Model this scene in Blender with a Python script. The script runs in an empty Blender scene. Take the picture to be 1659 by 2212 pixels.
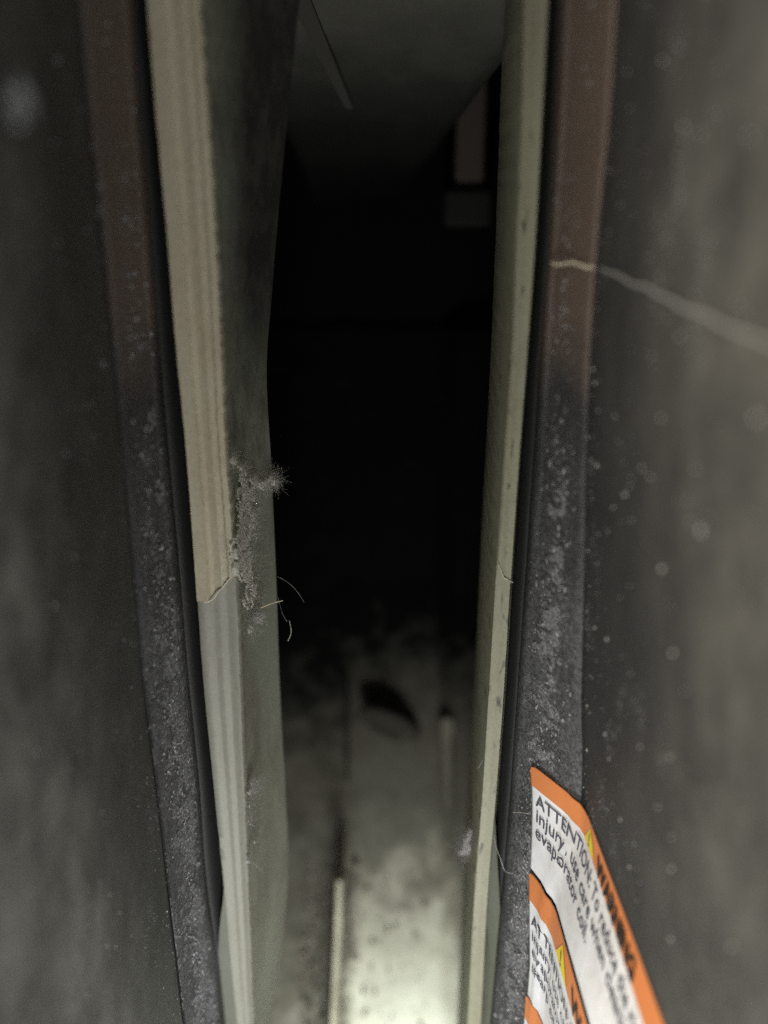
import bpy, math, random
from mathutils import Vector, noise
from math import radians as R

S = bpy.context.scene
C = S.collection
random.seed(7)

# ---------------------------------------------------------------- camera
CAM = Vector((0.0, -0.12, 0.0))
PITCH = R(21.0)
LENS = 30.0
cam = bpy.data.cameras.new('camera')
cam.lens = LENS
cam.sensor_width = 36.0
cam.clip_start = 0.001
cam.clip_end = 10.0
cam.dof.use_dof = True
cam.dof.focus_distance = 0.143
cam.dof.aperture_fstop = 7.2
co = bpy.data.objects.new('camera', cam)
C.objects.link(co)
co.location = CAM
co.rotation_euler = (R(90) - PITCH, 0, 0)
S.camera = co

# ---------------------------------------------------------------- light
W = bpy.data.worlds.new('World'); S.world = W; W.use_nodes = True
bg = W.node_tree.nodes['Background']
bg.inputs[0].default_value = (0.76, 0.77, 0.75, 1)
bg.inputs[1].default_value = 0.38

def area(name, loc, aim, size, power, col):
    l = bpy.data.lights.new(name, 'AREA')
    l.shape = 'DISK'; l.size = size; l.energy = power; l.color = col
    o = bpy.data.objects.new(name, l); C.objects.link(o)
    o.location = loc
    o.rotation_euler = (Vector(aim) - Vector(loc)).to_track_quat('-Z', 'Y').to_euler()
    return o
def spot(name, loc, aim, radius, power, col, cone, blend=1.0):
    l = bpy.data.lights.new(name, 'SPOT')
    l.shadow_soft_size = radius; l.energy = power; l.color = col; l.spot_size = R(cone); l.spot_blend = blend
    o = bpy.data.objects.new(name, l); C.objects.link(o)
    o.location = loc
    o.rotation_euler = (Vector(aim) - Vector(loc)).to_track_quat('-Z', 'Y').to_euler()
    return o
# a low lamp, a spot added for the floor glow, and the dim warm room behind the photographer
spot('light_floor_spot', (0.004, -0.070, -0.235), (0.006, 0.050, -0.262), 0.012, 0.9, (0.95, 1.0, 0.94), 95)
area('light_low', (-0.006, -0.105, -0.190), (0.006, 0.0, -0.120), 0.035, 0.185, (0.97, 1.0, 0.98))
area('light_room', (-0.17, -0.27, 0.07), (0.03, -0.06, -0.02), 0.06, 2.0, (1.0, 0.92, 0.77))

S.view_settings.view_transform = 'Standard'
S.view_settings.look = 'None'
S.view_settings.exposure = 0.0
S.view_settings.gamma = 1.0
S.cycles.use_denoising = False

# ---------------------------------------------------------------- photo measures -> world
FPX = LENS / 36.0 * 2212.0
def P(px, py, Y):
    u = (px - 829.5) / FPX; v = (py - 1106.0) / FPX
    d = Vector((u, math.cos(PITCH) - v * math.sin(PITCH), -math.sin(PITCH) - v * math.cos(PITCH)))
    t = (Y - CAM.y) / d.y
    return CAM + d * t
def zat(py, Y): return P(829.5, py, Y).z

class Rail:
    """an edge that runs up the slot at one depth: x as a function of height"""
    def __init__(s, Y, pts, rough=0, seed=0, freq=900):
        q = [P(a, b, Y) for a, b in pts]
        s.k = sorted([(p.z, p.x) for p in q]); s.Y = Y; s.rough = rough; s.seed = seed; s.freq = freq
    def x(s, z):
        k = s.k
        if z <= k[0][0]: i = 0
        elif z >= k[-1][0]: i = len(k) - 2
        else:
            i = 0
            while k[i + 1][0] < z: i += 1
        if 0 < i < len(k) - 2 or len(k) > 3:       # smooth (Catmull-Rom) inside, linear beyond
            if k[0][0] < z < k[-1][0]:
                z0, x0 = k[i]; z1, x1 = k[i + 1]
                m0 = (x1 - k[max(i - 1, 0)][1]) / (z1 - k[max(i - 1, 0)][0])
                j = min(i + 2, len(k) - 1)
                m1 = (k[j][1] - x0) / (k[j][0] - z0)
                h = z1 - z0; t = (z - z0) / h
                r = ((2*t**3 - 3*t*t + 1) * x0 + (t**3 - 2*t*t + t) * h * m0 + (-2*t**3 + 3*t*t) * x1 + (t**3 - t*t) * h * m1)
                return r + s.n(z)
        z0, x0 = k[i]; z1, x1 = k[i + 1]
        return x0 + (x1 - x0) * (z - z0) / (z1 - z0) + s.n(z)
    def n(s, z):
        if not s.rough: return 0
        a = noise.noise(Vector((s.seed * 7.3, 0, z * s.freq)))
        b = noise.noise(Vector((s.seed * 3.1 + 9, 0, z * s.freq * 3.3)))
        return s.rough * (a + .5 * b)
    def p(s, z): return Vector((s.x(z), s.Y, z))

ZT, ZB = 0.055, -0.225
def obj(name, me, mat, parent=None, kind=None, label=None):
    o = bpy.data.objects.new(name, me); C.objects.link(o)
    if mat is not None and not me.materials: me.materials.append(mat)
    if parent is not None: o.parent = parent
    if kind: o['kind'] = kind
    if label: o['label'] = label
    return o
def mesh(name, vs, fs, smooth=True):
    me = bpy.data.meshes.new(name); me.from_pydata([tuple(v) for v in vs], [], fs); me.update()
    if smooth:
        for p in me.polygons: p.use_smooth = True
    return me
def thing(name, label, cat, loc=(0, 0, 0), group=None):
    o = bpy.data.objects.new(name, None); C.objects.link(o); o.location = loc
    o.empty_display_size = .01
    o['label'] = label; o['category'] = cat
    if group: o['group'] = group
    return o
def tag(o, label, cat, group=None):
    o['label'] = label; o['category'] = cat
    if group: o['group'] = group
    return o

def sheet(name, cols, mat, parent, rows=260, back=(0, .0015, 0), ztop=None, zbot=None, bump=0, seed=1, fine=700, smooth=True):
    """solid skin: cols are functions z -> point; ztop / zbot may differ per column"""
    n = len(cols); vs = []; fs = []
    zt = ztop or [ZT] * n; zb = zbot or [ZB] * n
    bk = Vector(back)
    for r in range(rows + 1):
        t = r / rows
        for c in range(n):
            z = zt[c] + (zb[c] - zt[c]) * t
            p = cols[c](z)
            if bump:
                p = p + Vector((0, bump * (noise.noise(Vector((c * 2.1 + seed * 5, 0, z * fine))) ), 0))
            vs.append(p)
    m = len(vs)
    vs += [v + bk for v in vs]
    def i(r, c): return r * n + c
    for r in range(rows):
        for c in range(n - 1):
            a, b, d, e = i(r, c), i(r, c + 1), i(r + 1, c + 1), i(r + 1, c)
            fs.append((a, e, d, b)); fs.append((a + m, b + m, d + m, e + m))
        for c, f in ((0, 1), (n - 1, 0)):
            a, b = i(r, c), i(r + 1, c)
            fs.append((a, a + m, b + m, b) if f else (a, b, b + m, a + m))
    for c in range(n - 1):
        a, b = i(0, c), i(0, c + 1); fs.append((a, b, b + m, a + m))
        a, b = i(rows, c), i(rows, c + 1); fs.append((a, a + m, b + m, b))
    me = mesh(name, vs, fs, smooth)
    if smooth:
        me.polygons.foreach_set('use_smooth', [True] * len(me.polygons))
        try: me.set_sharp_from_angle(angle=R(50))
        except Exception: pass
    return obj(name, me, mat, parent)

# ---------------------------------------------------------------- materials
def newmat(name):
    m = bpy.data.materials.new(name); m.use_nodes = True
    nt = m.node_tree; b = nt.nodes['Principled BSDF']
    return m, nt, b
def N(nt, t, **kw):
    n = nt.nodes.new(t)
    for k, v in kw.items(): setattr(n, k, v)
    return n
def tex(nt, scale, detail=4, rough=.6, stretch=(1, 1, 1), off=(0, 0, 0)):
    g = N(nt, 'ShaderNodeNewGeometry'); mp = N(nt, 'ShaderNodeMapping')
    mp.inputs['Scale'].default_value = stretch; mp.inputs['Location'].default_value = off
    n = N(nt, 'ShaderNodeTexNoise'); n.inputs['Scale'].default_value = scale
    n.inputs['Detail'].default_value = detail; n.inputs['Roughness'].default_value = rough
    nt.links.new(g.outputs['Position'], mp.inputs[0]); nt.links.new(mp.outputs[0], n.inputs['Vector'])
    return n.outputs['Fac']
def ramp(nt, src, stops):
    r = N(nt, 'ShaderNodeValToRGB'); nt.links.new(src, r.inputs[0])
    e = r.color_ramp.elements
    while len(e) < len(stops): e.new(.5)
    for k, (p, c) in enumerate(stops):
        e[k].position = p; e[k].color = c if len(c) == 4 else (*c, 1)
    return r.outputs[0]
def g1(v): return (v, v, v, 1)
def mixc(nt, fac, a, b):
    m = N(nt, 'ShaderNodeMix', data_type='RGBA')
    if hasattr(fac, 'links'): nt.links.new(fac, m.inputs[0])
    else: m.inputs[0].default_value = fac
    for s, i in ((a, 6), (b, 7)):
        if hasattr(s, 'links'): nt.links.new(s, m.inputs[i])
        else: m.inputs[i].default_value = (*s, 1) if len(s) == 3 else s
    return m.outputs[2]
def mul(nt, a, b, op='MULTIPLY'):
    m = N(nt, 'ShaderNodeMath', operation=op)
    for s, i in ((a, 0), (b, 1)):
        if hasattr(s, 'links'): nt.links.new(s, m.inputs[i])
        else: m.inputs[i].default_value = s
    return m.outputs[0]
def zmask(nt, z0, z1):
    """0 at height z0, 1 at height z1 (for dust)"""
    g = N(nt, 'ShaderNodeNewGeometry'); s = N(nt, 'ShaderNodeSeparateXYZ'); nt.links.new(g.outputs['Position'], s.inputs[0])
    m = N(nt, 'ShaderNodeMapRange', interpolation_type='SMOOTHSTEP'); nt.links.new(s.outputs[2], m.inputs[0])
    m.inputs[1].default_value = z0; m.inputs[2].default_value = z1
    return m.outputs[0]
def bumpn(nt, b, h, strength, dist=.0003):
    n = N(nt, 'ShaderNodeBump'); n.inputs['Strength'].default_value = strength; n.inputs['Distance'].default_value = dist
    nt.links.new(h, n.inputs['Height']); nt.links.new(n.outputs[0], b.inputs['Normal'])

def cream(name, base, dirt, streak=.5, specks=0.0, rough=.6, dirtlo=.45, dirthi=.75):
    m, nt, b = newmat(name)
    st = tex(nt, 200, 3, .5, (1, 1, .03))
    c = ramp(nt, st, [(.3, tuple(v * (1 - .35 * streak) for v in base)), (.5, base), (.72, tuple(min(1, v * (1 + .22 * streak)) for v in base))])
    d = ramp(nt, tex(nt, 120, 8, .7, (1, 1, .35)), [(dirtlo, g1(0)), (dirthi, g1(1))])
    c = mixc(nt, d, c, dirt)
    f = ramp(nt, tex(nt, 1500, 3, .6), [(.35, g1(.92)), (.65, g1(1.05))])
    mm = N(nt, 'ShaderNodeMix', data_type='RGBA', blend_type='MULTIPLY'); mm.inputs[0].default_value = 1
    nt.links.new(c, mm.inputs[6]); nt.links.new(f, mm.inputs[7]); c = mm.outputs[2]
    if specks:
        s = ramp(nt, tex(nt, 900, 3, .5, (1, 1, .3), (3, 1, 2)), [(.66 - .05 * specks, g1(0)), (.72, g1(1))])
        c = mixc(nt, mul(nt, s, .85), c, (.025, .022, .018))
    nt.links.new(c, b.inputs['Base Color']); b.inputs['Roughness'].default_value = rough
    b.inputs['Subsurface Weight'].default_value = .0
    h = tex(nt, 900, 6, .65, (1, 1, .5))
    bumpn(nt, b, h, .12, .0002)
    return m

def black(name, base, dust, amt, lo, hi, scale=900, rough=.42, z=None, stretch=(1, 1, 1), bump=.4, y=None, base_low=None):
    m, nt, b = newmat(name)
    a = tex(nt, scale, 6, .75, stretch)
    c0 = tex(nt, scale * .13, 4, .6, (1, 1, .5), (1, 4, 2))
    k = mul(nt, ramp(nt, a, [(lo, g1(0)), (hi, g1(1))]), ramp(nt, c0, [(.35, g1(.25)), (.65, g1(1))]))
    k = mul(nt, k, amt)
    if z: k = mul(nt, k, zmask(nt, z[0], z[1]))
    if y:  # dust toward the open front, with the stronger light there painted in
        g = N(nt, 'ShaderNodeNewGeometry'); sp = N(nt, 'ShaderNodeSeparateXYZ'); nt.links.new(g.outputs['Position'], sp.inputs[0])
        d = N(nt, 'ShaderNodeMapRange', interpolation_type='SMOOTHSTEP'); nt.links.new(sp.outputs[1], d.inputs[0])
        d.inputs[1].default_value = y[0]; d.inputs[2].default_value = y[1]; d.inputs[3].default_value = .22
        lit_film = mul(nt, d.outputs[0], mul(nt, c0, .9), 'MULTIPLY')
        k = mul(nt, mul(nt, k, d.outputs[0]), mul(nt, lit_film, .28), 'ADD')
    if base_low:
        wob = mul(nt, mul(nt, tex(nt, 120, 5, .6), .8), zmask(nt, -.010, -.042), 'ADD')
        base = mixc(nt, ramp(nt, wob, [(.45, g1(0)), (1.0, g1(1))]), base, base_low)
    c = mixc(nt, k, base, dust)
    nt.links.new(c, b.inputs['Base Color'])
    rr = N(nt, 'ShaderNodeMapRange'); nt.links.new(k, rr.inputs[0]); rr.inputs[3].default_value = rough; rr.inputs[4].default_value = .95
    nt.links.new(rr.outputs[0], b.inputs['Roughness'])
    bumpn(nt, b, a, bump, .00035)
    return m

def flat(name, col, rough=.5, spec=.5):
    m, nt, b = newmat(name); b.inputs['Base Color'].default_value = (*col, 1); b.inputs['Roughness'].default_value = rough
    b.inputs['Specular IOR Level'].default_value = spec
    return m

M = {}
M['lip'] = cream('aged_cream_plastic', (.45, .405, .295), (.36, .29, .20), .10)
M['lip_low'] = cream('dimmed_cream_plastic', (.265, .262, .215), (.22, .20, .16), .12)  # the upper cream darkened to offset stronger light low down
M['lip_right'] = cream('yellowed_plastic', (.29, .28, .19), (.22, .20, .135), .12, specks=.9)
M['wall'] = None
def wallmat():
    m = cream('grimy_shaded_wall', (.215, .225, .175), (.15, .143, .112), .15, dirtlo=.42, dirthi=.68)
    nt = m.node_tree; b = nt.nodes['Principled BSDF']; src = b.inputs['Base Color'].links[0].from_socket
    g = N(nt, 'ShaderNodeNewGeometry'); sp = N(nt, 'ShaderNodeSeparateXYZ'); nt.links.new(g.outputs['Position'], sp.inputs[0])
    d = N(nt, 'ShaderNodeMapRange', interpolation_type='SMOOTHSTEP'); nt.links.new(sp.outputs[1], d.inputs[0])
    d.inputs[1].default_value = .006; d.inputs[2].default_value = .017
    k = mul(nt, zmask(nt, -.050, -.005), mul(nt, mul(nt, d.outputs[0], .75), mul(nt, tex(nt, 170, 6, .7, (1, 1, .5)), .75), 'ADD'))  # shade on the upper inner wall, painted into the colour
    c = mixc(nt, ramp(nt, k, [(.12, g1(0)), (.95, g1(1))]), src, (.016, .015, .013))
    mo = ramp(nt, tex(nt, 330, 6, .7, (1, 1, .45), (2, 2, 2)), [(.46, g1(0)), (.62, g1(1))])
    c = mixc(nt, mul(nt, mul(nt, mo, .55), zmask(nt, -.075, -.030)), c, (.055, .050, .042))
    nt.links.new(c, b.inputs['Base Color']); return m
M['liner'] = cream('dirty_shaded_liner', (.62, .62, .50), (.20, .17, .14), .3, specks=1.0, rough=.38, dirtlo=.50, dirthi=.8)
def liner():
    m, nt, b = newmat('dirty_shaded_liner')
    zz = zmask(nt, -.238, -.095)  # mould up the floor, with the light's fall-off painted in
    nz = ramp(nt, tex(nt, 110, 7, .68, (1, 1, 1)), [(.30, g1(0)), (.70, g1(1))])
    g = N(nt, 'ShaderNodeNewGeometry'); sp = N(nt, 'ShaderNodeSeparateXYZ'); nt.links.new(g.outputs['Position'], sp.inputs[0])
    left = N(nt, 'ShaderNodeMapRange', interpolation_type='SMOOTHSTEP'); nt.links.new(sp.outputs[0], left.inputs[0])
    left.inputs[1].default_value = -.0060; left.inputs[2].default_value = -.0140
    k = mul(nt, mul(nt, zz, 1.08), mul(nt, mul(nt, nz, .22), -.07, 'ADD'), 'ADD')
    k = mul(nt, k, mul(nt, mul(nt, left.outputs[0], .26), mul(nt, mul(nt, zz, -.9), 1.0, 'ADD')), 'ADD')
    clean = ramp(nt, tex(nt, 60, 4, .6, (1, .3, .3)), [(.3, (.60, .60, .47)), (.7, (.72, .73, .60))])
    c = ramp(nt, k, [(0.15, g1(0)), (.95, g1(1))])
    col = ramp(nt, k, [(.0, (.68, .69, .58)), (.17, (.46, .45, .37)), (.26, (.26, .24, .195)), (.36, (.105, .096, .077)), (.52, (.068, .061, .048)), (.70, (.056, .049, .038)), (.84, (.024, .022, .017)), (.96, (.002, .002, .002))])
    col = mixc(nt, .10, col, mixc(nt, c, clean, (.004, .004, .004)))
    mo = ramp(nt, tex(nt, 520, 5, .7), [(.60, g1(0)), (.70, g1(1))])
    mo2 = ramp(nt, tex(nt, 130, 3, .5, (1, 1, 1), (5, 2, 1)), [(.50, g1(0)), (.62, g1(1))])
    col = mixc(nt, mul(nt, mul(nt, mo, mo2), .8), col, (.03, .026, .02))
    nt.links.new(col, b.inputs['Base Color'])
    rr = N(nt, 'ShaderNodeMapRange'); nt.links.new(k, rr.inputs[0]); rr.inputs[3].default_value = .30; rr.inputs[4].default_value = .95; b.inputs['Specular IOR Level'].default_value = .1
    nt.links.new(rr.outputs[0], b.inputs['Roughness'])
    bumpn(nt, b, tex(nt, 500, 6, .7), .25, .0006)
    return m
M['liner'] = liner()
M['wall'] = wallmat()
M['rib'] = cream('rib_plastic', (.55, .52, .38), (.30, .25, .18), .3)
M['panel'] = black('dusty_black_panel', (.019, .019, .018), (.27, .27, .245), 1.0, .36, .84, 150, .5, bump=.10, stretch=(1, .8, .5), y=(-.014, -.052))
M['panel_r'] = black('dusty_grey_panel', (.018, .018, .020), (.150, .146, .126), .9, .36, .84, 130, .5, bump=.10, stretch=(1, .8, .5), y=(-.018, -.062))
M['strip'] = black('dusty_edge_strip', (.120, .088, .072), (.22, .22, .235), .75, .38, .70, 1300, .38, z=(-.005, -.075), bump=1.0, base_low=(.026, .026, .029))
M['gap'] = flat('black_gap', (.010, .010, .010), .7, .3)
M['gasket'] = black('black_gasket', (.012, .012, .012), (.12, .12, .12), .5, .62, .80, 1500, .6)
M['cavity'] = flat('cavity_black', (.0035, .0035, .0035), .9, .05)
M['dark_part'] = flat('dark_brown_plastic', (.070, .056, .050), .8, .1)
M['ceiling'] = cream('duct_ceiling_plastic', (.20, .20, .16), (.10, .09, .07), .2)
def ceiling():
    m, nt, b = newmat('shaded_ceiling')
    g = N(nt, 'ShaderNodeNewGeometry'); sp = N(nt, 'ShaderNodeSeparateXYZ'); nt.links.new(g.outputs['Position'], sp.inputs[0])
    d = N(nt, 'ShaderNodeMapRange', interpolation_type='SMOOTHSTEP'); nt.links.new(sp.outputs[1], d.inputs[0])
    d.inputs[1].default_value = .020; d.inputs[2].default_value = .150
    k = mul(nt, d.outputs[0], mul(nt, tex(nt, 90, 5, .6), .25), 'ADD')  # shade deepening into the duct, painted as ceiling colour
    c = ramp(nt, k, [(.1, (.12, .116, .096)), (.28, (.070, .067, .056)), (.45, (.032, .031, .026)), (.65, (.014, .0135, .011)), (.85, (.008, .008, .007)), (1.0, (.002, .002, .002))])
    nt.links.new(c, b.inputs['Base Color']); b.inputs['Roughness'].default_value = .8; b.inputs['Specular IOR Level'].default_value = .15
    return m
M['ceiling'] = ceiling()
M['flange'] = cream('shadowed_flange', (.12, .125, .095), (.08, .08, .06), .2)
M['rib2'] = flat('dusty_ceiling_rib', (.060, .057, .048), .9, .1)
M['dark_block'] = flat('dark_grey_block', (.019, .018, .017), .8, .1)
M['mid_rib'] = flat('dirty_rib', (.12, .11, .085), .7, .2)
M['orange'] = flat('orange_print', (.58, .20, .070), .35)
M['paper'], _nt, _b = newmat('glossy_white_label')
_c = ramp(_nt, tex(_nt, 160, 6, .7), [(.32, (.58, .58, .60)), (.55, (.70, .71, .75)), (.8, (.76, .77, .80))])
_nt.links.new(_c, _b.inputs['Base Color']); _b.inputs['Roughness'].default_value = .28
bumpn(_nt, _b, tex(_nt, 300, 3, .5), .25, .0004)
M['yellow'] = flat('yellow_print', (.70, .56, .03), .38)
M['ink_bold'] = flat('bold_black_ink', (.02, .018, .018), .5)
M['ink'] = flat('black_ink', (.075, .075, .10), .5)
M['dust'] = flat('pale_dust', (.30, .30, .30), .9, .1)
M['lint'], _nt, _b = newmat('lint_fibre')
_c = ramp(_nt, tex(_nt, 1400, 6, .75), [(.30, (.50, .47, .40)), (.50, (.68, .65, .57)), (.70, (.82, .79, .72))])
_nt.links.new(_c, _b.inputs['Base Color']); _b.inputs['Roughness'].default_value = .95; _b.inputs['Specular IOR Level'].default_value = .05
_nt.links.new(ramp(_nt, tex(_nt, 900, 6, .8, (1, 1, .6), (4, 4, 4)), [(.36, g1(.08)), (.52, g1(.62)), (.66, g1(.95))]), _b.inputs['Alpha'])   # loose weave: the wall shows through
bumpn(_nt, _b, tex(_nt, 2600, 5, .75), .35, .0002)
M['lintp'] = flat('pale_lint', (.46, .43, .42), .9, .1)
M['rim'] = flat('torn_rim', (.62, .56, .44), .6)

# ---------------------------------------------------------------- rails (edges measured on the photograph)
B_ = [(273,0),(291,250),(312,500),(330,737),(352,987),(376,1237),(396,1475),(422,1725),(437,1925),(457,2075),(472,2212)]
A_ = [(176,0),(200,250),(228,500),(250,737),(272,987),(295,1237),(315,1475),(345,1725),(367,1925),(385,2075),(400,2212)]
C_ = [(316,0),(336,250),(359,500),(378,737),(402,987),(420,1237),(437,1475),(462,1725),(482,1925),(495,2075),(510,2212)]
E_ = [(434,0),(452,250),(468,500),(480,737),(491,987),(501,1112),(515,1312),(521,1475),(530,1725),(538,1925),(548,2212)]
F_ = [(632,150),(614,330),(598,500),(587,640),(577,760),(577,850),(585,987),(596,1237),(604,1475),(617,1725),(622,1825),(620,1925),(610,2025),(600,2100),(582,2212)]
G_ = [(1113,0),(1107,75),(1100,250),(1090,500),(1080,737),(1067,987),(1052,1237),(1041,1475),(1026,1725),(1013,1925),(1000,2212)]
H_ = [(1131,0),(1127,250),(1117,500),(1107,737),(1090,987),(1073,1237),(1058,1475),(1042,1725),(1026,1925),(1010,2212)]
I_ = [(1188,0),(1174,250),(1160,500),(1143,737),(1124,987),(1107,1237),(1093,1475),(1074,1725),(1057,1925),(1042,2212)]
J_ = [(1221,0),(1209,250),(1194,500),(1177,737),(1161,987),(1144,1237),(1127,1475),(1109,1725),(1092,1925),(1066,2212)]
K_ = [(1333,0),(1317,250),(1292,500),(1276,737),(1268,987),(1262,1237),(1257,1475),(1253,1763),(1218,1850),(1190,1935),(1160,2212)]
YK = -.0105
rB = Rail(0, B_); rA = Rail(YK, A_)
rJ = Rail(0, J_); rK = Rail(YK, K_)
YL = .004
rC = Rail(YL, C_, .00005, 3, 300); rE = Rail(YL, E_, .00016, 4, 700)
YF = .021
rF = Rail(YF, F_)
rH = Rail(YL, H_); rI = Rail(YL, I_)
rG = Rail(.010, G_, .00008, 6, 500)

def lerp(a, b, t): return a + (b - a) * t
def between(ra, rb, t, dY=0):
    return lambda z: Vector((lerp(ra.x(z), rb.x(z), t), lerp(ra.Y, rb.Y, t) + dY, z))
def offs(r, dx, dY, f=0):
    return lambda z: Vector((r.x(z) + dx, r.Y + dY, z))

# ---------------------------------------------------------------- black housing with the two dusty edge strips
housing = thing('appliance_housing', 'black dusty plastic housing around the tall slot, two flat panels and rounded edge strips', 'housing', (0, 0, -.08))
def child(o, par):
    return o
def put(par):
    # parts are built in world coordinates; keep them there under the empty
    bpy.context.view_layer.update()
    for ch in [x for x in C.objects if x.parent == par]:
        ch.matrix_parent_inverse = par.matrix_world.inverted()

def side_panel(r, sgn, mat, name='side_panel'):
    cols = []
    for k in range(0, 15):
        s = .0001 + .105 * (k / 14) ** 1.3
        cols.append(lambda z, s=s: Vector((r.x(z) + sgn * (.0004 + .08 * s + .5 * max(0, s - .03) ** 1.6), YK - s, z)))
    if sgn < 0: cols = cols[::-1]
    return sheet(name, cols, mat, housing, rows=130, back=(sgn * .002, .0, 0))
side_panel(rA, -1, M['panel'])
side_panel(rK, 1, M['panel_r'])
def strip_cols(ri, ro, sg):
    f = []
    prof = [(0, .0035), (0, .0010), (.015, .0004), (.05, .0003), (.13, .0009), (.16, .0012), (.20, .0013), (.5, .0008), (.78, .0002), (.84, -.0006), (.87, -.0009), (.95, -.0004), (.985, -.0001), (1, .0003)]
    for t, d in prof:
        def fn(z, t=t, d=d):
            w = max(0.0, min(1.0, (z + .085) / .07))
            dd = lerp(.0004 if .01 < t < .99 else d, d, .12 + .88 * w)
            return between(ri, ro, t, dd)(z)
        f.append(fn)
    return f
cs = strip_cols(rB, rA, -1)[::-1]
sheet('edge_strip', cs, M['strip'], housing, rows=420, back=(-.0008, .0012, 0), bump=.00005, fine=1500)

# right strip: split by the pale seam into an upper and a lower length
zs = [zat(566, 0), zat(575, YK)]
def split(cols, ztopfun, zbotfun, name, mat, rows, seed):
    n = len(cols)
    return sheet(name, cols, mat, housing, rows=rows, back=(.0008, .0012, 0), bump=.00005, fine=1500, seed=seed,
                 ztop=[ztopfun(k / (n - 1)) for k in range(n)], zbot=[zbotfun(k / (n - 1)) for k in range(n)])
cr = strip_cols(rJ, rK, 1)
zsm = lambda t: lerp(zs[0], zs[1], t) - .0002 * math.sin(9 * t)
split(cr, lambda t: ZT, lambda t: zsm(t) + .00010, 'edge_strip', M['strip'], 200, 3)
cr2 = strip_cols(rJ, rK, 1)
split(cr2, lambda t: zsm(t) - .00010, lambda t: ZB, 'edge_strip', M['strip'], 330, 5)

def tube_mesh(name, paths, rad, sides=4, closed=True):
    vs = []; fs = []
    for pi, path in enumerate(paths):
        r = rad[pi] if isinstance(rad, list) else rad
        base = len(vs); n = len(path)
        for k, p in enumerate(path):
            a = path[max(k - 1, 0)]; b = path[min(k + 1, n - 1)]
            t = (b - a); t = t.normalized() if t.length > 0 else Vector((0, 0, 1))
            u = t.cross(Vector((.3, 1, .2))).normalized(); w = t.cross(u)
            rr = r * (.35 if k in (0, n - 1) else 1)
            for s in range(sides):
                an = 2 * math.pi * s / sides
                vs.append(p + (u * math.cos(an) + w * math.sin(an)) * rr)
        for k in range(n - 1):
            for s in range(sides):
                a = base + k * sides + s; b = base + k * sides + (s + 1) % sides
                fs.append((a, b, b + sides, a + sides))
        fs.append(tuple(base + s for s in range(sides))[::-1])
        fs.append(tuple(base + (n - 1) * sides + s for s in range(sides)))
    return mesh(name, vs, fs)

# pale raised seam that crosses the right strip and runs along the right panel
seam = []
for k in range(17):
    t = k / 16; p = between(rJ, rK, t)(zsm(t)); seam.append(p + Vector((-.0001, -.0001, .00008 * math.sin(k * 2.3))))
seam2 = []
for k in range(40):
    s = .066 * k / 39; z = zs[1]
    seam2.append(Vector((rK.x(z) + .0003 + .08 * s + .5 * max(0, s - .03) ** 1.6 , YK - s, z + .0005 * noise.noise(Vector((k * .35, 1, 1))) - .0035 * (s / .066))))
obj('seam', tube_mesh('seam', [seam], .00018, 5), M['rim'], housing, label='pale crusted seam across the right edge strip')
M['seamg'] = flat('grey_seam', (.19, .19, .185), .7)
obj('seam', tube_mesh('seam', [seam2], [.00019], 6), M['seamg'], housing, label='grey seam running along the right panel')

# black gaskets seen as dark lines between the strips and the pale lips
sheet('gasket', [lambda z: Vector((rB.x(z) - .002, .0035, z)), offs(rB, .0001, .004), between(rB, rC, .35, .0035), between(rB, rC, .8, .006), offs(rC, .0006, .005)], M['gasket'], housing, rows=120, back=(0, .01, 0))
sheet('gasket', [offs(rI, -.0006, .005), between(rI, rJ, .2, .006), between(rI, rJ, .65, .0035), offs(rJ, -.0001, .004), lambda z: Vector((rJ.x(z) + .002, .0035, z))], M['gasket'], housing, rows=120, back=(0, .01, 0))

# ---------------------------------------------------------------- pale duct with its lips, walls, floor, ribs
duct = thing('air_duct', 'cream plastic duct inside the slot, with yellowed lips and a grimy floor', 'air duct', (0, .06, -.1))
# left lip: base moulding with grooves
prof = [(0, .0022), (0, .0008), (.04, .0003), (.24, .0002), (.34, .0008), (.42, .0008), (.50, .0005), (.58, .0005), (.67, .0009), (.74, .0009), (.84, .0003), (.96, .0002), (1, .0010)]
sheet('lip', [between(rC, rE, t, .0003 + (d - .0003) * .55) for t, d in prof], M['lip_low'], duct, rows=420, back=(0, .0022, 0), bump=.00001, fine=300)
# upper cover over the left lip, torn off along a slanting line
prof2 = [(0, .0016), (.0, .0004), (.03, .0), (.30, -.0002), (.36, .0003), (.45, .0005), (.55, .0003), (.66, .0000), (.72, .0002), (.80, .0002), (.84, -.0001), (.97, 0.0), (1, .0008)]
end = [(0, 1296), (.3, 1297), (.42, 1290), (.6, 1272), (.8, 1252), (.93, 1240), (1, 1236)]
def ev(tab, t):
    for (a, p), (b, q) in zip(tab, tab[1:]):
        if t <= b: return lerp(p, q, (t - a) / (b - a) if b > a else 0)
    return tab[-1][1]
pr2 = []
for (t0, d0), (t1, d1) in zip(prof2, prof2[1:]):
    for q in range(3): pr2.append((lerp(t0, t1, q / 3), lerp(d0, d1, q / 3)))
pr2.append(prof2[-1])
zb = [zat(ev(end, t) + 3 * noise.noise(Vector((t * 9, 0, 0))), YL) for t, d in pr2]
sheet('lip_cover', [between(rC, rE, t, d - .0004) for t, d in pr2], M['lip'], duct, rows=360, back=(0, .0006, 0), zbot=zb, bump=.00001, fine=500)
def edge_path(fn, tab, Y0, amp=.00008):
    out = []
    for k in range(25):
        t = k / 24; z = zat(ev(tab, t), YL)
        p = fn(t, z); out.append(p + Vector((amp * random.uniform(-1, 1), -.0004, amp * random.uniform(-1, 1))))
    return out
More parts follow.
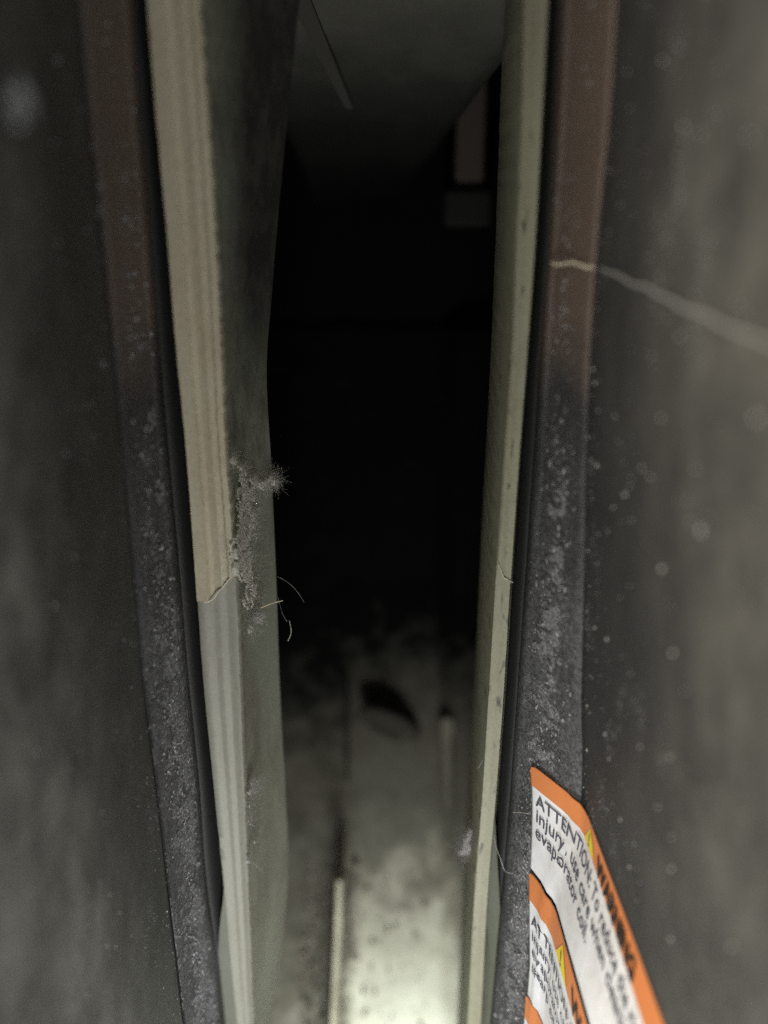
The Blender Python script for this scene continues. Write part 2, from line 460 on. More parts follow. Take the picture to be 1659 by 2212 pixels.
ep = edge_path(lambda t, z: between(rC, rE, t)(z), [(0,1297),(.3, 1298), (.42, 1290), (.6, 1272), (.8, 1252), (.93, 1240), (1, 1236)], YL)
obj('torn_edge', tube_mesh('torn_edge', [ep[4:]], .00012, 5), M['rim'], duct)
# lower flange of the left lip
rO = Rail(.008, [(455, 1980), (463, 2075), (475, 2212), (490, 2400)])
zf = zat(1985, .008)
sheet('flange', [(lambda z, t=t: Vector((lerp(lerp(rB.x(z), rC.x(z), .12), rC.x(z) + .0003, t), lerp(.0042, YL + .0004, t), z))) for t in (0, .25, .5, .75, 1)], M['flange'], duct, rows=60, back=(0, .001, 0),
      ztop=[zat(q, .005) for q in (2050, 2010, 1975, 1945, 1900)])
# left wall running into the dark
wcols = []
for k in range(14):
    t = k / 13
    wcols.append(lambda z, t=t: Vector((lerp(rE.x(z) - .0004, rF.x(z), t) - .0006 * math.sin(math.pi * t), lerp(YL + .0012, YF, t), z)))
for q, (dx, dy) in enumerate([(-.0008, .0012), (-.003, .0022), (-.008, .003)]):
    wcols.append(lambda z, dx=dx, dy=dy: Vector((rF.x(z) + dx, .0 + YF + dy, z)))
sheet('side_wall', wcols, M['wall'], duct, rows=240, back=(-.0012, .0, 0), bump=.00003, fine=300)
# right lip: base and torn cover
profr = [(0, 0), (.12, -.0002), (.5, -.0001), (.88, -.0002), (1, .0006), (1, .002)]
def rcol(t, d, f=0): return lambda z: Vector((lerp(rH.x(z), rI.x(z), t), YL + d, z))
lipr = [lambda z: Vector((rG.x(z) + .0012, .03, z)), rG.p, between(rG, rH, .45, -.0010), between(rG, rH, .9, -.0006)] + [rcol(t, d) for t, d in profr]
sheet('lip', lipr, M['lip_right'], duct, rows=420, back=(.0006, .0022, 0), bump=.00004, fine=500)
endr = [(0, 1212), (.2, 1226), (.4, 1243), (.7, 1248), (1, 1254)]
pr3 = []
for (t0, d0), (t1, d1) in zip(profr, profr[1:]):
    for q in range(4): pr3.append((lerp(t0, t1, q / 4), lerp(d0, d1, q / 4)))
pr3.append(profr[-1])
zb = [zat(ev(endr, t) + 3 * noise.noise(Vector((t * 9, 5, 0))), YL) for t, d in pr3]
sheet('lip_cover', [rcol(t, d - .0005) for t, d in pr3], M['lip_right'], duct, rows=360, back=(0, .0004, 0), zbot=zb, bump=.00004, fine=500)
ep = edge_path(lambda t, z: between(rH, rI, t)(z), endr, YL, .00006)
obj('torn_edge', tube_mesh('torn_edge', [[p + Vector((0, -.0004, 0)) for p in ep]], .00008, 5), M['rim'], duct)
# outer flange of right lip, low down
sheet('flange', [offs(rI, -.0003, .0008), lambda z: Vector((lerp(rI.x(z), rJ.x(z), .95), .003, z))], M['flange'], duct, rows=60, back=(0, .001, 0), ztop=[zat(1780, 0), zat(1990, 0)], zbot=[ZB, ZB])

# floor / back scoop of the duct
prf = [(700, .139), (1250, .126), (1500, .110), (1700, .096), (1900, .080), (2060, .066), (2212, .054), (2400, .042), (2600, .034)]
pz = [(zat(a, y), y) for a, y in prf]
def floorY(z):
    k = pz
    if z >= k[0][0]: return k[0][1]
    for (z0, y0), (z1, y1) in zip(k, k[1:]):
        if z >= z1: return lerp(y1, y0, (z - z1) / (z0 - z1))
    return k[-1][1]
def floorgrid():
    vs = []; fs = []; nx, nz = 110, 150
    zt, zb2 = pz[0][0], pz[-1][0]
    for r in range(nz + 1):
        z = lerp(zt, zb2, r / nz)
        for c in range(nx + 1):
            x = lerp(-.055, .06, c / nx)
            y = floorY(z)
            y += .0012 * noise.noise(Vector((x * 60, 0, z * 50)))
            if x < -.011: y -= .0016 * abs(noise.noise(Vector((x * 420, 3, z * 420)))) + .0014 * noise.noise(Vector((x * 160, 8, z * 160)))
            y -= .010 * max(0, min(1, (x - .0165) / .006)) ** 1.0   # step on the right
            vs.append((x, y, z))
    for r in range(nz):
        for c in range(nx):
            a = r * (nx + 1) + c
            fs.append((a, a + nx + 1, a + nx + 2, a + 1))
    return mesh('duct_floor', vs, fs)
fl = floorgrid()
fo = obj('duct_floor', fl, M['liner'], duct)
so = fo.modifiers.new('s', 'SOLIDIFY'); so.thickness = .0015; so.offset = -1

def bar(name, pts, w, dpt, mat, parent, seg=16, label=None):
    """rounded fin following pts (centre front line), width w, depth dpt"""
    vs = []; fs = []
    prof = [(-.5, 1), (-.5, .12), (-.36, 0), (.36, 0), (.5, .12), (.5, 1)]
    path = []
    for k in range(seg + 1):
        t = k / seg * (len(pts) - 1); i = min(int(t), len(pts) - 2); path.append(pts[i].lerp(pts[i + 1], t - i))
    n = len(prof)
    for k, p in enumerate(path):
        cap = .5 if k == 0 else 1
        for a, b in prof:
            vs.append((p.x + a * w * cap, p.y + b * dpt, p.z))
    for k in range(seg):
        for s in range(n):
            a = k * n + s; b = k * n + (s + 1) % n
            fs.append((a, a + n, b + n, b))
    fs.append(tuple(range(n))); fs.append(tuple(range(seg * n, seg * n + n))[::-1])
    return obj(name, mesh(name, vs, fs, False), mat, parent, label=label)
bar('rib', [P(735, 1885, .070), P(733, 1905, .066), P(730, 2000, .060), P(725, 2110, .052), P(720, 2212, .044), P(708, 2480, .030)], .0021, .022, M['rib'], duct)
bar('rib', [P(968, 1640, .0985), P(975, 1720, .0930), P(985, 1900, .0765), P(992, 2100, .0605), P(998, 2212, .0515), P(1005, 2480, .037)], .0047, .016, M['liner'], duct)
bar('rib', [P(966, 1552, .1000), P(968, 1600, .0985), P(973, 1690, .0930), P(977, 1750, .0885)], .0046, .010, M['mid_rib'], duct)
bar('rib', [P(748, 1500, .104), P(748, 1600, .098), P(750, 1690, .093)], .0009, .010, M['dark_block'], duct)
# oval opening in the floor: shallow dish, its inner shade put into the colour
vs = []; fs = []; n = 28; cpt = P(843, 1572, .1005)
for r, (q, dy) in enumerate([(1.1, .0022), (1.0, -.0004), (.9, -.0004), (.8, .0012), (.0, .0014)]):
    for s in range(n):
        a = 2 * math.pi * s / n
        ex, ez = .0105 * q * math.cos(a), .0046 * q * math.sin(a)
        ca, sa = math.cos(-.62), math.sin(-.62)
        vs.append((cpt.x + ex * ca - ez * sa, cpt.y + dy + 0.6*(ex * sa + ez * ca)*-.5+.0005, cpt.z + ex * sa + ez * ca))
for r in range(4):
    for s in range(n):
        a = r * n + s; b = r * n + (s + 1) % n; fs.append((a, b, b + n, a + n))
obj('drain_hole', mesh('drain_hole', vs, fs), flat('hole_dark', (.040, .036, .029), .9, .05), duct)

# ceiling of the duct, two ribs, a hanging clip
def poly(name, pts, mat, parent, sub=14, th=.0012):
    a, b, c, d = pts; vs = []; fs = []
    for i in range(sub + 1):
        for j in range(sub + 1):
            p = a.lerp(b, j / sub).lerp(d.lerp(c, j / sub), i / sub)
            vs.append(p + Vector((0, 0, .0008 * noise.noise(p * 60))))
    for i in range(sub):
        for j in range(sub):
            k = i * (sub + 1) + j; fs.append((k, k + 1, k + sub + 2, k + sub + 1))
    o = obj(name, mesh(name, vs, fs), mat, parent)
    m = o.modifiers.new('s', 'SOLIDIFY'); m.thickness = th; m.offset = 0
    return o
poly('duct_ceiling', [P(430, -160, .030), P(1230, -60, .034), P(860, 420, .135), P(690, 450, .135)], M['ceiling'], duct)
def blade(name, a, b, w, h, mat, parent):
    vs = []; fs = []
    for p, w in ((a, w), (b, w * .45)):
        for dx, dz in ((-w / 2, .002), (w / 2, .002), (w / 2, -h), (-w / 2, -h)): vs.append((p.x + dx, p.y, p.z + dz))
    fs = [(0, 1, 5, 4), (1, 2, 6, 5), (2, 3, 7, 6), (3, 0, 4, 7), (0, 3, 2, 1), (4, 5, 6, 7)]
    return obj(name, mesh(name, vs, fs, False), mat, parent)
def on_ceiling(px, py):
    q = [P(430, -160, .030), P(1230, -60, .034), P(860, 420, .135), P(690, 450, .135)]
    best = None
    for i in range(121):
        for j in range(121):
            p = q[0].lerp(q[1], j / 120).lerp(q[3].lerp(q[2], j / 120), i / 120); d = p - CAM
            fy = d.y * math.cos(PITCH) - d.z * math.sin(PITCH)
            x = d.x / fy * FPX + 829.5; y = -(d.y * math.sin(PITCH) + d.z * math.cos(PITCH)) / fy * FPX + 1106
            e = (x - px) ** 2 + (y - py) ** 2
            if best is None or e < best[0]: best = (e, p)
    return best[1] + Vector((0, 0, -.0006))
blade('ceiling_rib', on_ceiling(640, -40), on_ceiling(755, 215), .0036, .0010, M['rib2'], duct)
def box(name, x0, x1, y0, y1, z0, z1, mat, parent, bev=.0006):
    vs = [(x, y, z) for x in (x0, x1) for y in (y0, y1) for z in (z0, z1)]
    fs = [(0, 1, 3, 2), (4, 6, 7, 5), (0, 4, 5, 1), (2, 3, 7, 6), (0, 2, 6, 4), (1, 5, 7, 3)]
    o = obj(name, mesh(name, vs, fs, False), mat, parent)
    if bev:
        m = o.modifiers.new('b', 'BEVEL'); m.width = bev; m.segments = 3
    return o
clip = []
a = P(988, 190, .118); b = P(1045, 415, .118)
rod = box('clip_arm', a.x, b.x, .118, .126, b.z, a.z + .004, M['dark_part'], duct, .0012)
a2 = P(960, 408, .115); b2 = P(1062, 490, .115)
box('clip_foot', a2.x, b2.x, .115, .130, b2.z, a2.z, M['dark_block'], duct, .0015)
# hidden dark shell added to close the duct and keep light out
X0, X1, Y0, Y1, Z0, Z1 = -.075, .075, .0165, .14, -.30, .07
box('shell_back', X0, X1, Y1, Y1 + .002, Z0, Z1, M['cavity'], duct, 0)
box('shell_side', X0 - .002, X0, Y0, Y1 - .0001, Z0, Z1, M['cavity'], duct, 0)
box('shell_side', X1, X1 + .002, Y0, Y1 - .0001, Z0, Z1, M['cavity'], duct, 0)
box('shell_top', X0 + .0001, X1 - .0001, Y0, Y1 - .0001, Z1 - .002, Z1 - .0001, M['cavity'], duct, 0)
sheet('shell_front', [lambda z: Vector((X0, Y0, z)), lambda z: Vector((rC.x(z) + .001, Y0 - .002, z))], M['cavity'], duct, rows=30, back=(0, .001, 0), ztop=[.069] * 2)
sheet('shell_front', [lambda z: Vector((rI.x(z) - .001, Y0 - .002, z)), lambda z: Vector((X1, Y0, z))], M['cavity'], duct, rows=30, back=(0, .001, 0), ztop=[.069] * 2)

# ---------------------------------------------------------------- surface of the right wall in (arc length, height)
def rwall(s, z, lift=.00012):
    """s = metres from the front edge of the right strip, across the strip then along the panel"""
    a = rJ.p(z); b = rK.p(z); L = (b - a).length
    if s < L:
        d = (b - a) / L; p = a + d * s; nrm = Vector((d.y, -d.x, 0))
    else:
        q = s - L
        p = Vector((b.x + .0004 + .08 * q + .5 * max(0, q - .03) ** 1.6, YK - q, z)); nrm = Vector((-1, -.08, 0)).normalized()
    # round the bend
    w = max(0, 1 - abs(s - L) / .0028)
    nrm2 = Vector((-1, -.35, 0)).normalized()
    return p + nrm2 * (lift +   .0005 * (3 * w * w - 2 * w ** 3))

# ---------------------------------------------------------------- warning labels
def text_mesh(txt, size, bold=0.0):
    cu = bpy.data.curves.new('t', 'FONT'); cu.body = txt; cu.size = size; cu.offset = bold; cu.resolution_u = 2
    o = bpy.data.objects.new('t', cu); C.objects.link(o)
    dg = bpy.context.evaluated_depsgraph_get(); me = bpy.data.meshes.new_from_object(o.evaluated_get(dg))
    bpy.data.objects.remove(o); bpy.data.curves.remove(cu)
    return me
def warning_label(label, z0, s_left, height, width, scale, header, gapbelow, body, tilt=0.0, lift=.00015, sL=None):
    t = thing('warning_label', label, 'label', tuple(rwall(.008, z0 - height / 2)), 'orange and white warning labels on the right side')
    def m(u, v, l=0):   # u across, v down from top
        return rwall(max(0.0002, s_left(v) + u), z0 - v + tilt * u, lift + l)
    def patch(name, u0, u1, v0, v1, mat, l, nu=40, nv=14, round_=0):
        vs = []; fs = []
        for j in range(nv + 1):
            for i in range(nu + 1):
                u = lerp(u0, u1, (i / nu) ** 1.4); v = lerp(v0, v1, j / nv)
                if round_ and u - u0 < round_ and v - v0 < round_:
                    a = u - u0 - round_; b = v - v0 - round_; r = math.hypot(a, b)
                    if r > round_:
                        v = v0 + round_ - math.sqrt(max(0, round_ ** 2 - a * a)) if j == 0 else v
                        v = max(v, v0 + round_ - math.sqrt(max(0, round_ ** 2 - a * a)))
                vs.append(m(u, v, l))
        k = len(vs); vs += [x + Vector((.00007, .00002, 0)) for x in vs]
        w = nu + 1
        for j in range(nv):
            for i in range(nu):
                a = j * w + i; fs.append((a, a + 1, a + w + 1, a + w)); fs.append((a + k, a + w + k, a + w + 1 + k, a + 1 + k))
        for i in range(nu):
            fs.append((i, i + k, i + 1 + k, i + 1)); a = nv * w + i; fs.append((a, a + 1, a + 1 + k, a + k))
        for j in range(nv):
            a = j * w; fs.append((a, a + w, a + w + k, a + k)); a = j * w + nu; fs.append((a, a + k, a + w + k, a + w))
        return obj(name, mesh(name, vs, fs), mat, t)
    patch('sheet', 0, width, 0, height, M['paper'], 0, round_=.0016 * scale, nv=30)
    patch('header_band', -.00002, width, -.00005, header, M['orange'], .00009, round_=.0016 * scale)
    def mapped(name, me, u, v, mat, l):
        vs = [m(u + p.co.x, v - p.co.y, l) for p in me.vertices]
        fs = [tuple(p.vertices) for p in me.polygons]
        return obj(name, mesh(name, vs, fs, False), mat, t)
    # warning triangle with its exclamation mark
    tu, th = .0128 * scale, header * 1.0
    tv = [(tu, header * .93), (tu + th * 1.15, header * .93), (tu + th * .575, header * .12)]
    vs = []; fs = []
    for k in range(13):
        q = k / 12
        vs.append(m(lerp(tv[0][0], tv[2][0], q), lerp(tv[0][1], tv[2][1], q), .0002)); vs.append(m(lerp(tv[1][0], tv[2][0], q), lerp(tv[1][1], tv[2][1], q), .0002))
        if k: a = 2 * k; fs.append((a - 2, a - 1, a + 1, a))
    obj('warning_triangle', mesh('warning_triangle', vs, fs, False), M['yellow'], t)
    mapped('exclamation_mark', text_mesh('!', header * .72, .00005 * scale), tu + th * .42, header * .86, M['ink'], .0003)
    mapped('header_text', text_mesh('WARNING', header * .88, .00016 * scale), tu + th * 1.6, header * .90, M['ink_bold'], .0003)
    for k, (tx, v, sz, bo) in enumerate(body):
        mapped('text_line', text_mesh(tx, sz, bo), .0011 * scale, v, M['ink'], .0002)
    return t

def sL_at(px, py):
    """arc length on the strip for a photograph point"""
    best = None
    for i in range(400):
        s = i * .0001
        z = None
        # search height
        lo, hi = ZB, ZT
        for _ in range(24):
            md = (lo + hi) / 2; w = rwall(s, md, 0); d = w - CAM
            fy = d.y * math.cos(PITCH) - d.z * math.sin(PITCH)
            vy = -(d.y * math.sin(PITCH) + d.z * math.cos(PITCH)) / fy * FPX + 1106
            if vy < py: hi = md
            else: lo = md
        xx = d.x / fy * FPX + 829.5
        if best is None or abs(xx - px) < best[0]: best = (abs(xx - px), s, md)
    return best[1], best[2]
s1, zt1 = sL_at(1146, 1655)
s1b, zb1 = sL_at(1146, 1880)
s2b, zb2_ = sL_at(1147, 2080)
s3b, zb3 = sL_at(1136, 2212)
print('LABEL', s1, zt1, s1b, zb1, s2b, zb2_, s3b, zb3)
def sleft(z):
    tab = sorted([(zt1, s1), (zb1, s1b), (zb2_, s2b), (zb3, s3b)])
    if z <= tab[0][0]: return tab[0][1]
    for (a, p), (b, q) in zip(tab, tab[1:]):
        if z <= b: return lerp(p, q, (z - a) / (b - a))
    return tab[-1][1]
_, zh = sL_at(1142, 1697); hdr = zt1 - zh
H1 = zt1 - zb1
print('HDR', hdr, H1)
b1 = [('ATTENTION: To reduce the risk of', hdr + H1 * .155, H1 * .155, .00004), ('injury, use care when cleaning', hdr + H1 * .30, H1 * .165, .00003), ('evaporator coil.', hdr + H1 * .445, H1 * .165, .00003)]
warning_label('upper orange and white warning label, larger print beginning ATTENTION, wrapped over the dusty edge strip', zt1 + .0007, lambda v: sleft(zt1 - v), H1, .075, 1.0, hdr, 0, b1, tilt=-.13)
z2 = zb1 + .0002
_, z2h = sL_at(1147, 1941)
h2 = z2 - z2h
_, z3 = sL_at(1140, 2145)
H2 = z2 - z3
b2 = [('ATTENTION: To reduce', h2 + H2 * .16, H2 * .115, .00004), ('injury, use care when', h2 + H2 * .28, H2 * .115, .00002), ('evaporator coil clean', h2 + H2 * .40, H2 * .115, .00002), ('sharp edges. Wear', h2 + H2 * .52, H2 * .115, .00002)]
warning_label('middle warning label with smaller print, its orange band scratched, just under the larger label', z2, lambda v: sleft(z2 - v), H2 + .0004, .06, .8, h2, 0, b2, tilt=-.15, lift=.00026)
warning_label('lowest warning label, only its frayed orange corner showing at the bottom edge', z3 + .0002, lambda v: sleft(z3 - v) - .0002, .02, .06, .8, h2, 0, [], tilt=-.15, lift=.00036)

# ---------------------------------------------------------------- dust, lint, hairs
def lump(vs, fs, p, r, flat_=1.0):
    b = len(vs)
    ax = [Vector((1, 0, 0)), Vector((-1, 0, 0)), Vector((0, 1, 0)), Vector((0, -1, 0)), Vector((0, 0, 1)), Vector((0, 0, -1))]
    e = Vector((random.uniform(.6, 1.3), random.uniform(.6, 1.3), random.uniform(.7, 2.4)))
    for a in ax: vs.append(p + Vector((a.x * e.x, a.y * e.y, a.z * e.z)) * r * random.uniform(.4, 1.3))
    for f in ((0, 2, 4), (2, 1, 4), (1, 3, 4), (3, 0, 4), (2, 0, 5), (1, 2, 5), (3, 1, 5), (0, 3, 5)): fs.append(tuple(b + i for i in f))
def specks(name, fn, n, rmin, rmax, label, mat=None):
    vs = []; fs = []
    for _ in range(n):
        p = fn()
        if p is None: continue
        r = rmin * (rmax / rmin) ** (random.random() ** 2.2)
        lump(vs, fs, p, r)
    o = obj(name, mesh(name, vs, fs, False), mat or M['dust'], None, kind='stuff')
    o['label'] = label; o['category'] = 'dust'
    return o
def on_left_panel():
    z = random.uniform(-.17, .03); s = random.random() ** 1.3 * .05
    return Vector((rA.x(z) - .0004 - .08 * s, YK - s, z))
_cl = [(random.uniform(-.15, .02), random.random() ** 1.4 * .03) for _ in range(38)]
def cluster(r, sg):
    def f():
        cz, cs = random.choice(_cl); z = cz + random.gauss(0, .0022); q = abs(cs + random.gauss(0, .0010))
        return Vector((r.x(z) + sg * (.0004 + .08 * q), YK - q, z))
    return f
def on_right_panel():
    z = random.uniform(-.17, .03); s = random.random() ** 1.5 * .05
    return Vector((rK.x(z) + .0004 + .08 * s, YK - s, z))
def on_strip(ri, ro, lo=-.2, hi=.03, w=.5, sd=.25):
    def f():
        z = hi - (hi - lo) * (random.random() ** .55)
        t = min(1.15, max(0.02, random.gauss(w, sd)))
        if noise.noise(Vector((t * 2, ri.Y, z * 90))) < -.15: return None
        return between(ri, ro, t, -.00002)(z)
    return f
specks('dust_specks', on_left_panel, 420, .00006, .00026, 'scattered pale dust specks on the left black panel')
specks('dust_specks', on_right_panel, 480, .00006, .00030, 'scattered pale dust specks on the right black panel')
specks('dust_film', on_strip(rB, rA), 5000, .00004, .00022, 'thick grey dust clinging to the left edge strip', flat('grey_dust', (.33, .32, .33), .9, .1))
specks('dust_film', on_strip(rJ, rK, w=.46, sd=.20), 5000, .00004, .00022, 'thick grey dust clinging to the right edge strip', bpy.data.materials['grey_dust'])

def crust(label, ri, ro, seed, tc=.5, tw=.43):
    nx, nz = 46, 1150; vs = []; fs = []; idx = {}
    zt, zb = .0, -.19
    for j in range(nz + 1):
        z = lerp(zt, zb, j / nz); cover = max(0, min(1, (-.012 - z) / .07))
        for i in range(nx + 1):
            t = i / nx * 1.06 - .01; p = between(ri, ro, t, 0)(z)
            q = Vector((p.x * 1.0 + seed, p.y, z))
            h = .55 * noise.noise(q * 260) + .55 * noise.noise(q * 800) + .40 * noise.noise(q * 2100) + .30 * noise.noise(q * 4200)
            h += .78 * cover - .46 + .28 * noise.noise(q * 60) - 2.6 * max(0, abs(t - tc) - tw)
            if h > 0:
                idx[i, j] = len(vs); vs.append(p + Vector((0, -.00032 * min(h, 1.1) + .00025, 0)) + Vector((0, .0003, 0)))
    for (i, j), a in idx.items():
        b, c, d = idx.get((i + 1, j)), idx.get((i + 1, j + 1)), idx.get((i, j + 1))
        if b is not None and c is not None and d is not None: fs.append((a, d, c, b))
    o = obj('dust_crust', mesh('dust_crust', vs, fs), M['crust'], None, kind='stuff'); o['label'] = label; o['category'] = 'dust'
    return o
def crustmat():
    m, nt, b = newmat('caked_dust')
    c = ramp(nt, tex(nt, 2200, 5, .7), [(.34, (.070, .070, .072)), (.55, (.17, .17, .178)), (.72, (.50, .50, .52))])
    nt.links.new(c, b.inputs['Base Color']); b.inputs['Roughness'].default_value = .95; b.inputs['Specular IOR Level'].default_value = .1
    bumpn(nt, b, tex(nt, 2600, 4, .7), .8, .0003)
    return m
M['crust'] = crustmat()
specks('dust_smudge', cluster(rK, 1), 2600, .00003, .00014, 'faint smudged streaks of fine dust on the right black panel', flat('faint_dust', (.16, .16, .165), .9, .1))
specks('dust_smudge', cluster(rA, -1), 1500, .00003, .00014, 'faint smudged streaks of fine dust on the left black panel', bpy.data.materials['faint_dust'])
crust('caked grey dust along the left edge strip, thicker towards the bottom', rB, rA, 3, .50, .42)
crust('caked grey dust along the right edge strip, thicker towards the bottom', rJ, rK, 9, .46, .14)
def on_floor():
    x = random.uniform(-.024, -.0085) if random.random() < .8 else random.uniform(-.008, .012)
    z = random.uniform(pz[-1][0] + .02, zat(1850, .085))
    y = floorY(z) + .0012 * noise.noise(Vector((x * 60, 0, z * 50)))
    return Vector((x, y - .0006 + random.uniform(-.0006, .0003), z + .0003))
specks('floor_debris', on_floor, 520, .00018, .0008, 'brown crumbs of grime on the duct floor beside the thin rib', flat('brown_grime', (.19, .15, .125), .9, .1))
specks('floor_debris', on_floor, 130, .00018, .0009, 'black bits scattered on the duct floor beside the thin rib', flat('black_grime', (.015, .013, .012), .9, .1))
specks('floor_debris', on_floor, 170, .00015, .0006, 'pale flecks scattered on the duct floor beside the thin rib', flat('pale_grime', (.42, .38, .36), .9, .1))
def fibre(p, length, step, wander, drift=Vector((0, 0, 0)), seg=10):
    d = Vector((random.gauss(0, 1), random.gauss(0, 1), random.gauss(0, 1))).normalized(); out = [p.copy()]
    for _ in range(seg):
        d = (d + Vector((random.gauss(0, 1), random.gauss(0, 1), random.gauss(0, 1))) * wander + drift).normalized()
        out.append(out[-1] + d * length / seg)
    return out
def wallpt(px, py, lift=.0004):
    z0 = P(px, py, YL - .0008)
    if z0.x < rE.x(z0.z): return z0
    z1 = P(px, py, YF - .001)
    if z1.x > rF.x(z1.z): return z1
    return wallpt2(px, py, lift)
def wallpt2(px, py, lift=.0004):
    """point on the left duct wall seen at px, py"""
    best = None
    for i in range(80):
        t = i / 79; Y = lerp(YL, YF, t); q = P(px, py, Y)
        xw = lerp(rE.x(q.z), rF.x(q.z), t) - .0006 * math.sin(math.pi * t)
        e = abs(q.x - xw)
        if best is None or e < best[0]: best = (e, q, xw)
    q = best[1].copy(); q.x = best[2] + lift
    return q
def lint(name, label, blobs, nf, length, rad, mat, lift=.0006, proj=wallpt, grain=220):
    paths = []; rads = []
    tot = sum(b[3] for b in blobs)
    for px, py, sp, w in blobs:
        for _ in range(int(nf * w / tot)):
            p = proj(px + random.gauss(0, sp * .55), py + random.gauss(0, sp))
            p = p + Vector((random.random() ** 2 * lift * 2, random.gauss(0, lift * .4), 0))
            paths.append(fibre(p, length * random.uniform(.4, 1.3), 0, .38, Vector((0, 0, 0)), 10)); rads.append(rad * random.uniform(.6, 1.4))
    me = tube_mesh(name, paths, rads, 3)
    o = obj(name, me, mat, None)
    # matted felt body under the loose fibres
    x0 = min(b[0] - 3 * b[2] for b in blobs); x1 = max(b[0] + 3 * b[2] for b in blobs)
    y0 = min(b[1] - 3 * b[2] for b in blobs); y1 = max(b[1] + 3 * b[2] for b in blobs)
    st = max(1.0, (x1 - x0) / 110); nx = int((x1 - x0) / st); ny = int((y1 - y0) / st)
    fv = []; ff = []; idx = {}
    def hh(px, py):
        v = sum(b[3] ** .5 * math.exp(-(((px - b[0]) / (b[2] * .75)) ** 2 + ((py - b[1]) / (b[2] * 1.05)) ** 2)) for b in blobs)
        v = v / (.55 + v)
        return (v - .50) + .30 * noise.noise(Vector((px * .05, py * .035, 2))) + .34 * noise.noise(Vector((px * .16, py * .07, 5))) + .26 * noise.noise(Vector((px * .45, py * .22, 8))) + .14 * noise.noise(Vector((px * 1.2, py * .8, 4))) - (.5 if v < .3 else 0)
    for j in range(ny + 1):
        for i in range(nx + 1):
            px, py = x0 + i * st, y0 + j * st; h = hh(px, py)
            if h > 0:
                p = proj(px, py); q = min(h, 1.0)
                q = q ** .3 * .55 * (.8 + .5 * noise.noise(Vector((px * .12, py * .1, 1))) + .12 * noise.noise(Vector((px * .9, py * .8, 3))))
                idx[i, j] = len(fv); fv.append(p + Vector((lift * .6 * q, -lift * .25 * q, 0)))
    for (i, j), a in idx.items():
        b, c, d = idx.get((i + 1, j)), idx.get((i + 1, j + 1)), idx.get((i, j + 1))
        if b is not None and c is not None and d is not None: ff.append((a, d, c, b))
    body = obj('felt', mesh('felt', fv, ff), mat, o)
    sm = body.modifiers.new('s', 'SOLIDIFY'); sm.thickness = .0002; sm.offset = -1
    vs = []; fs = []
    for _ in range(grain):
        px, py, sp, w = random.choice(blobs)
        lump(vs, fs, proj(px + random.gauss(0, sp * .5), py + random.gauss(0, sp * .9)) + Vector((lift * .7, 0, 0)), random.uniform(.00004, .00014))
    g = obj('crumbs', mesh('crumbs', vs, fs, False), mat, o); g['kind'] = 'stuff'
    return tag(o, label, 'lint')
lint('lint_clump', 'large ragged beige lint clump hanging on the left duct wall above the torn lip',
     [(500, 1000, 12, 1), (518, 1022, 15, 1.2), (540, 1045, 14, 1.4), (563, 1047, 11, 1.3), (583, 1036, 9, 1.5), (592, 1040, 7, 1), (522, 1065, 20, 1.4), (526, 1095, 22, 1.5), (532, 1125, 21, 1.5), (520, 1160, 22, 1.6), (510, 1190, 20, 1.6), (526, 1200, 20, 1.6), (508, 1225, 17, 1.2), (528, 1240, 19, 1.2), (536, 1270, 17, 1.0), (545, 1300, 13, .8), (528, 1300, 14, .7), (538, 1360, 10, .6)],
     2200, .0030, .000008, M['lint'], .00028, grain=0)
lint('lint_knot', 'small bright white lint knot at the foot of the beige clump', [(546, 1331, 4, 1), (552, 1336, 3, .6)], 160, .0014, .000022, M['lintp'], .0007, grain=30)
lint('lint_shred', 'thin pale lint shred low on the left duct wall', [(541, 1690, 7, 1), (536, 1712, 6, 1), (533, 1745, 8, .7), (534, 1775, 7, .5), (548, 1820, 6, .3), (533, 1860, 6, .3)], 260, .0030, .000010, M['lintp'], .0003, grain=0)
def ptG(Y): return lambda px, py, lift=0: P(px, py, Y)
lint('lint_tuft', 'pinkish white lint tuft caught on the inner edge of the right lip', [(1015, 1805, 9, .6), (1005, 1822, 11, 1.2), (1000, 1840, 10, 1.5), (1012, 1835, 8, 1), (1018, 1800, 7, .7)], 420, .0030, .000012, M['lintp'], .0003, ptG(.012), grain=6)
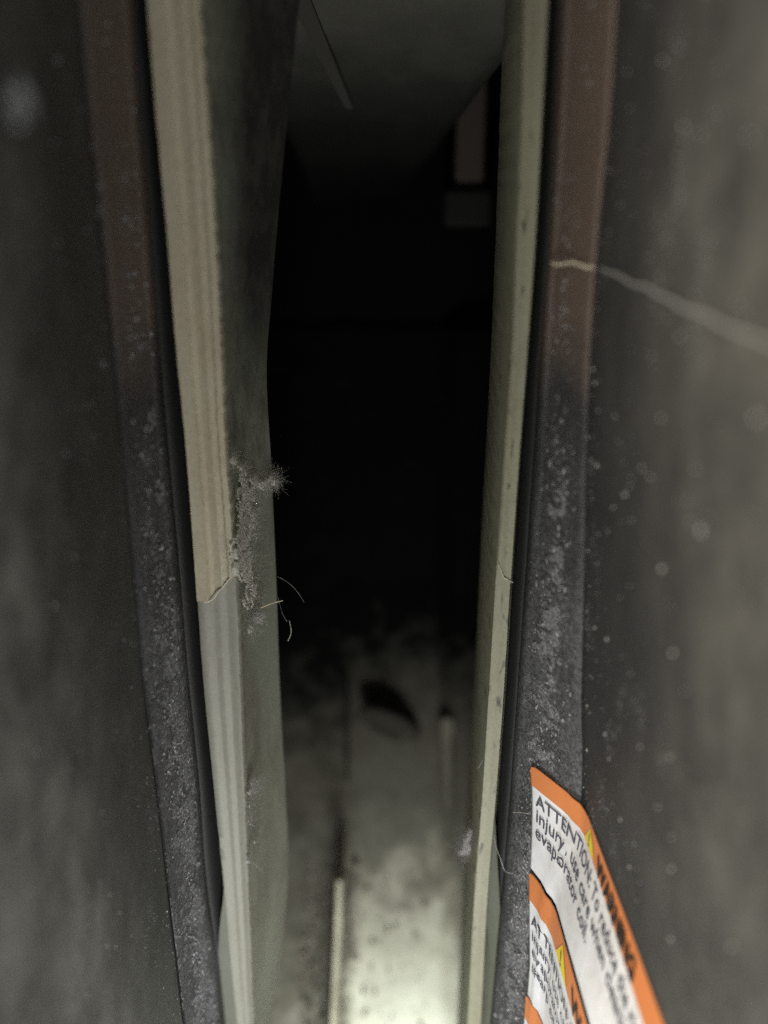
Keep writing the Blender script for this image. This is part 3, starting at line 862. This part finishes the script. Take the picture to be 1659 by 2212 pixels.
def hair(name, pts, rad, mat, label):
    ctrl = [P(*q) for q in pts]; out = []
    for k in range(len(ctrl) - 1):
        p0 = ctrl[max(k - 1, 0)]; p1 = ctrl[k]; p2 = ctrl[k + 1]; p3 = ctrl[min(k + 2, len(ctrl) - 1)]
        for j in range(8):
            t = j / 8
            out.append(.5 * ((2 * p1) + (p2 - p0) * t + (2 * p0 - 5 * p1 + 4 * p2 - p3) * t * t + (3 * p1 - p0 - 3 * p2 + p3) * t ** 3))
    out.append(ctrl[-1])
    return tag(obj(name, tube_mesh(name, [out], rad, 4), mat), label, 'fibre')
M['straw'] = flat('straw_fibre', (.75, .62, .42), .5)
hair('straw_fibre', [(563, 1313, .010), (585, 1304, .009), (611, 1297, .008)], .00009, M['straw'], 'short straight straw coloured fibre sticking out beside the white lint knot')
hair('loose_hair', [(598, 1245, .012), (622, 1258, .010), (642, 1278, .009), (657, 1301, .008)], .00004, M['lint'], 'fine curved hair reaching out over the dark above the straw fibre')
hair('loose_hair', [(600, 1290, .014), (610, 1325, .012), (620, 1342, .011)], .00005, M['lint'], 'short drooping hair just below the straw fibre')
hair('loose_hair', [(625, 1340, .012), (629, 1365, .012), (622, 1385, .012)], .00006, M['lint'], 'faint hooked hair hanging lowest in the dark beside the left wall')
hair('loose_hair', [(1066, 1802, .001), (1072, 1830, .0), (1083, 1860, -.001), (1090, 1880, 0.0), (1105, 1886, -.001), (1143, 1884, -.002)], .00006, M['lintp'], 'thin pale hair crossing the black gasket left of the warning labels')
hair('loose_hair', [(1108, 1755, -.001), (1122, 1755, -.002), (1143, 1758, -.003)], .00006, M['lint'], 'tiny tan hair poking out from the top label edge')
hair('loose_hair', [(1043, 1640, .003), (1036, 1655, .003), (1030, 1660, .003)], .00004, M['lintp'], 'tiny curled hair on the inner rim of the right lip')
# bright flake and scuff marks on the right panel
def flake(px, py, Y, r, label):
    me = bpy.data.meshes.new('paint_flake'); vs = []; fs = []
    c = P(px, py, Y)
    for _ in range(9): lump(vs, fs, c + Vector((random.gauss(0, r * .4), random.gauss(0, r * .3), random.gauss(0, r * .6))), r * .6)
    return tag(obj('dust_flake', mesh('dust_flake', vs, fs, False), M['dust']), label, 'dust flake')
flake(1291, 958, YK - .001, .0005, 'bright white flake on the corner of the right edge strip')
flake(40, 215, YK - .040, .0010, 'large blurred pale flake near the top left corner')

put(housing); put(duct)
bpy.context.view_layer.update()
for t in [x for x in C.objects if x.type == 'EMPTY' and x['category'] == 'label']: put(t)
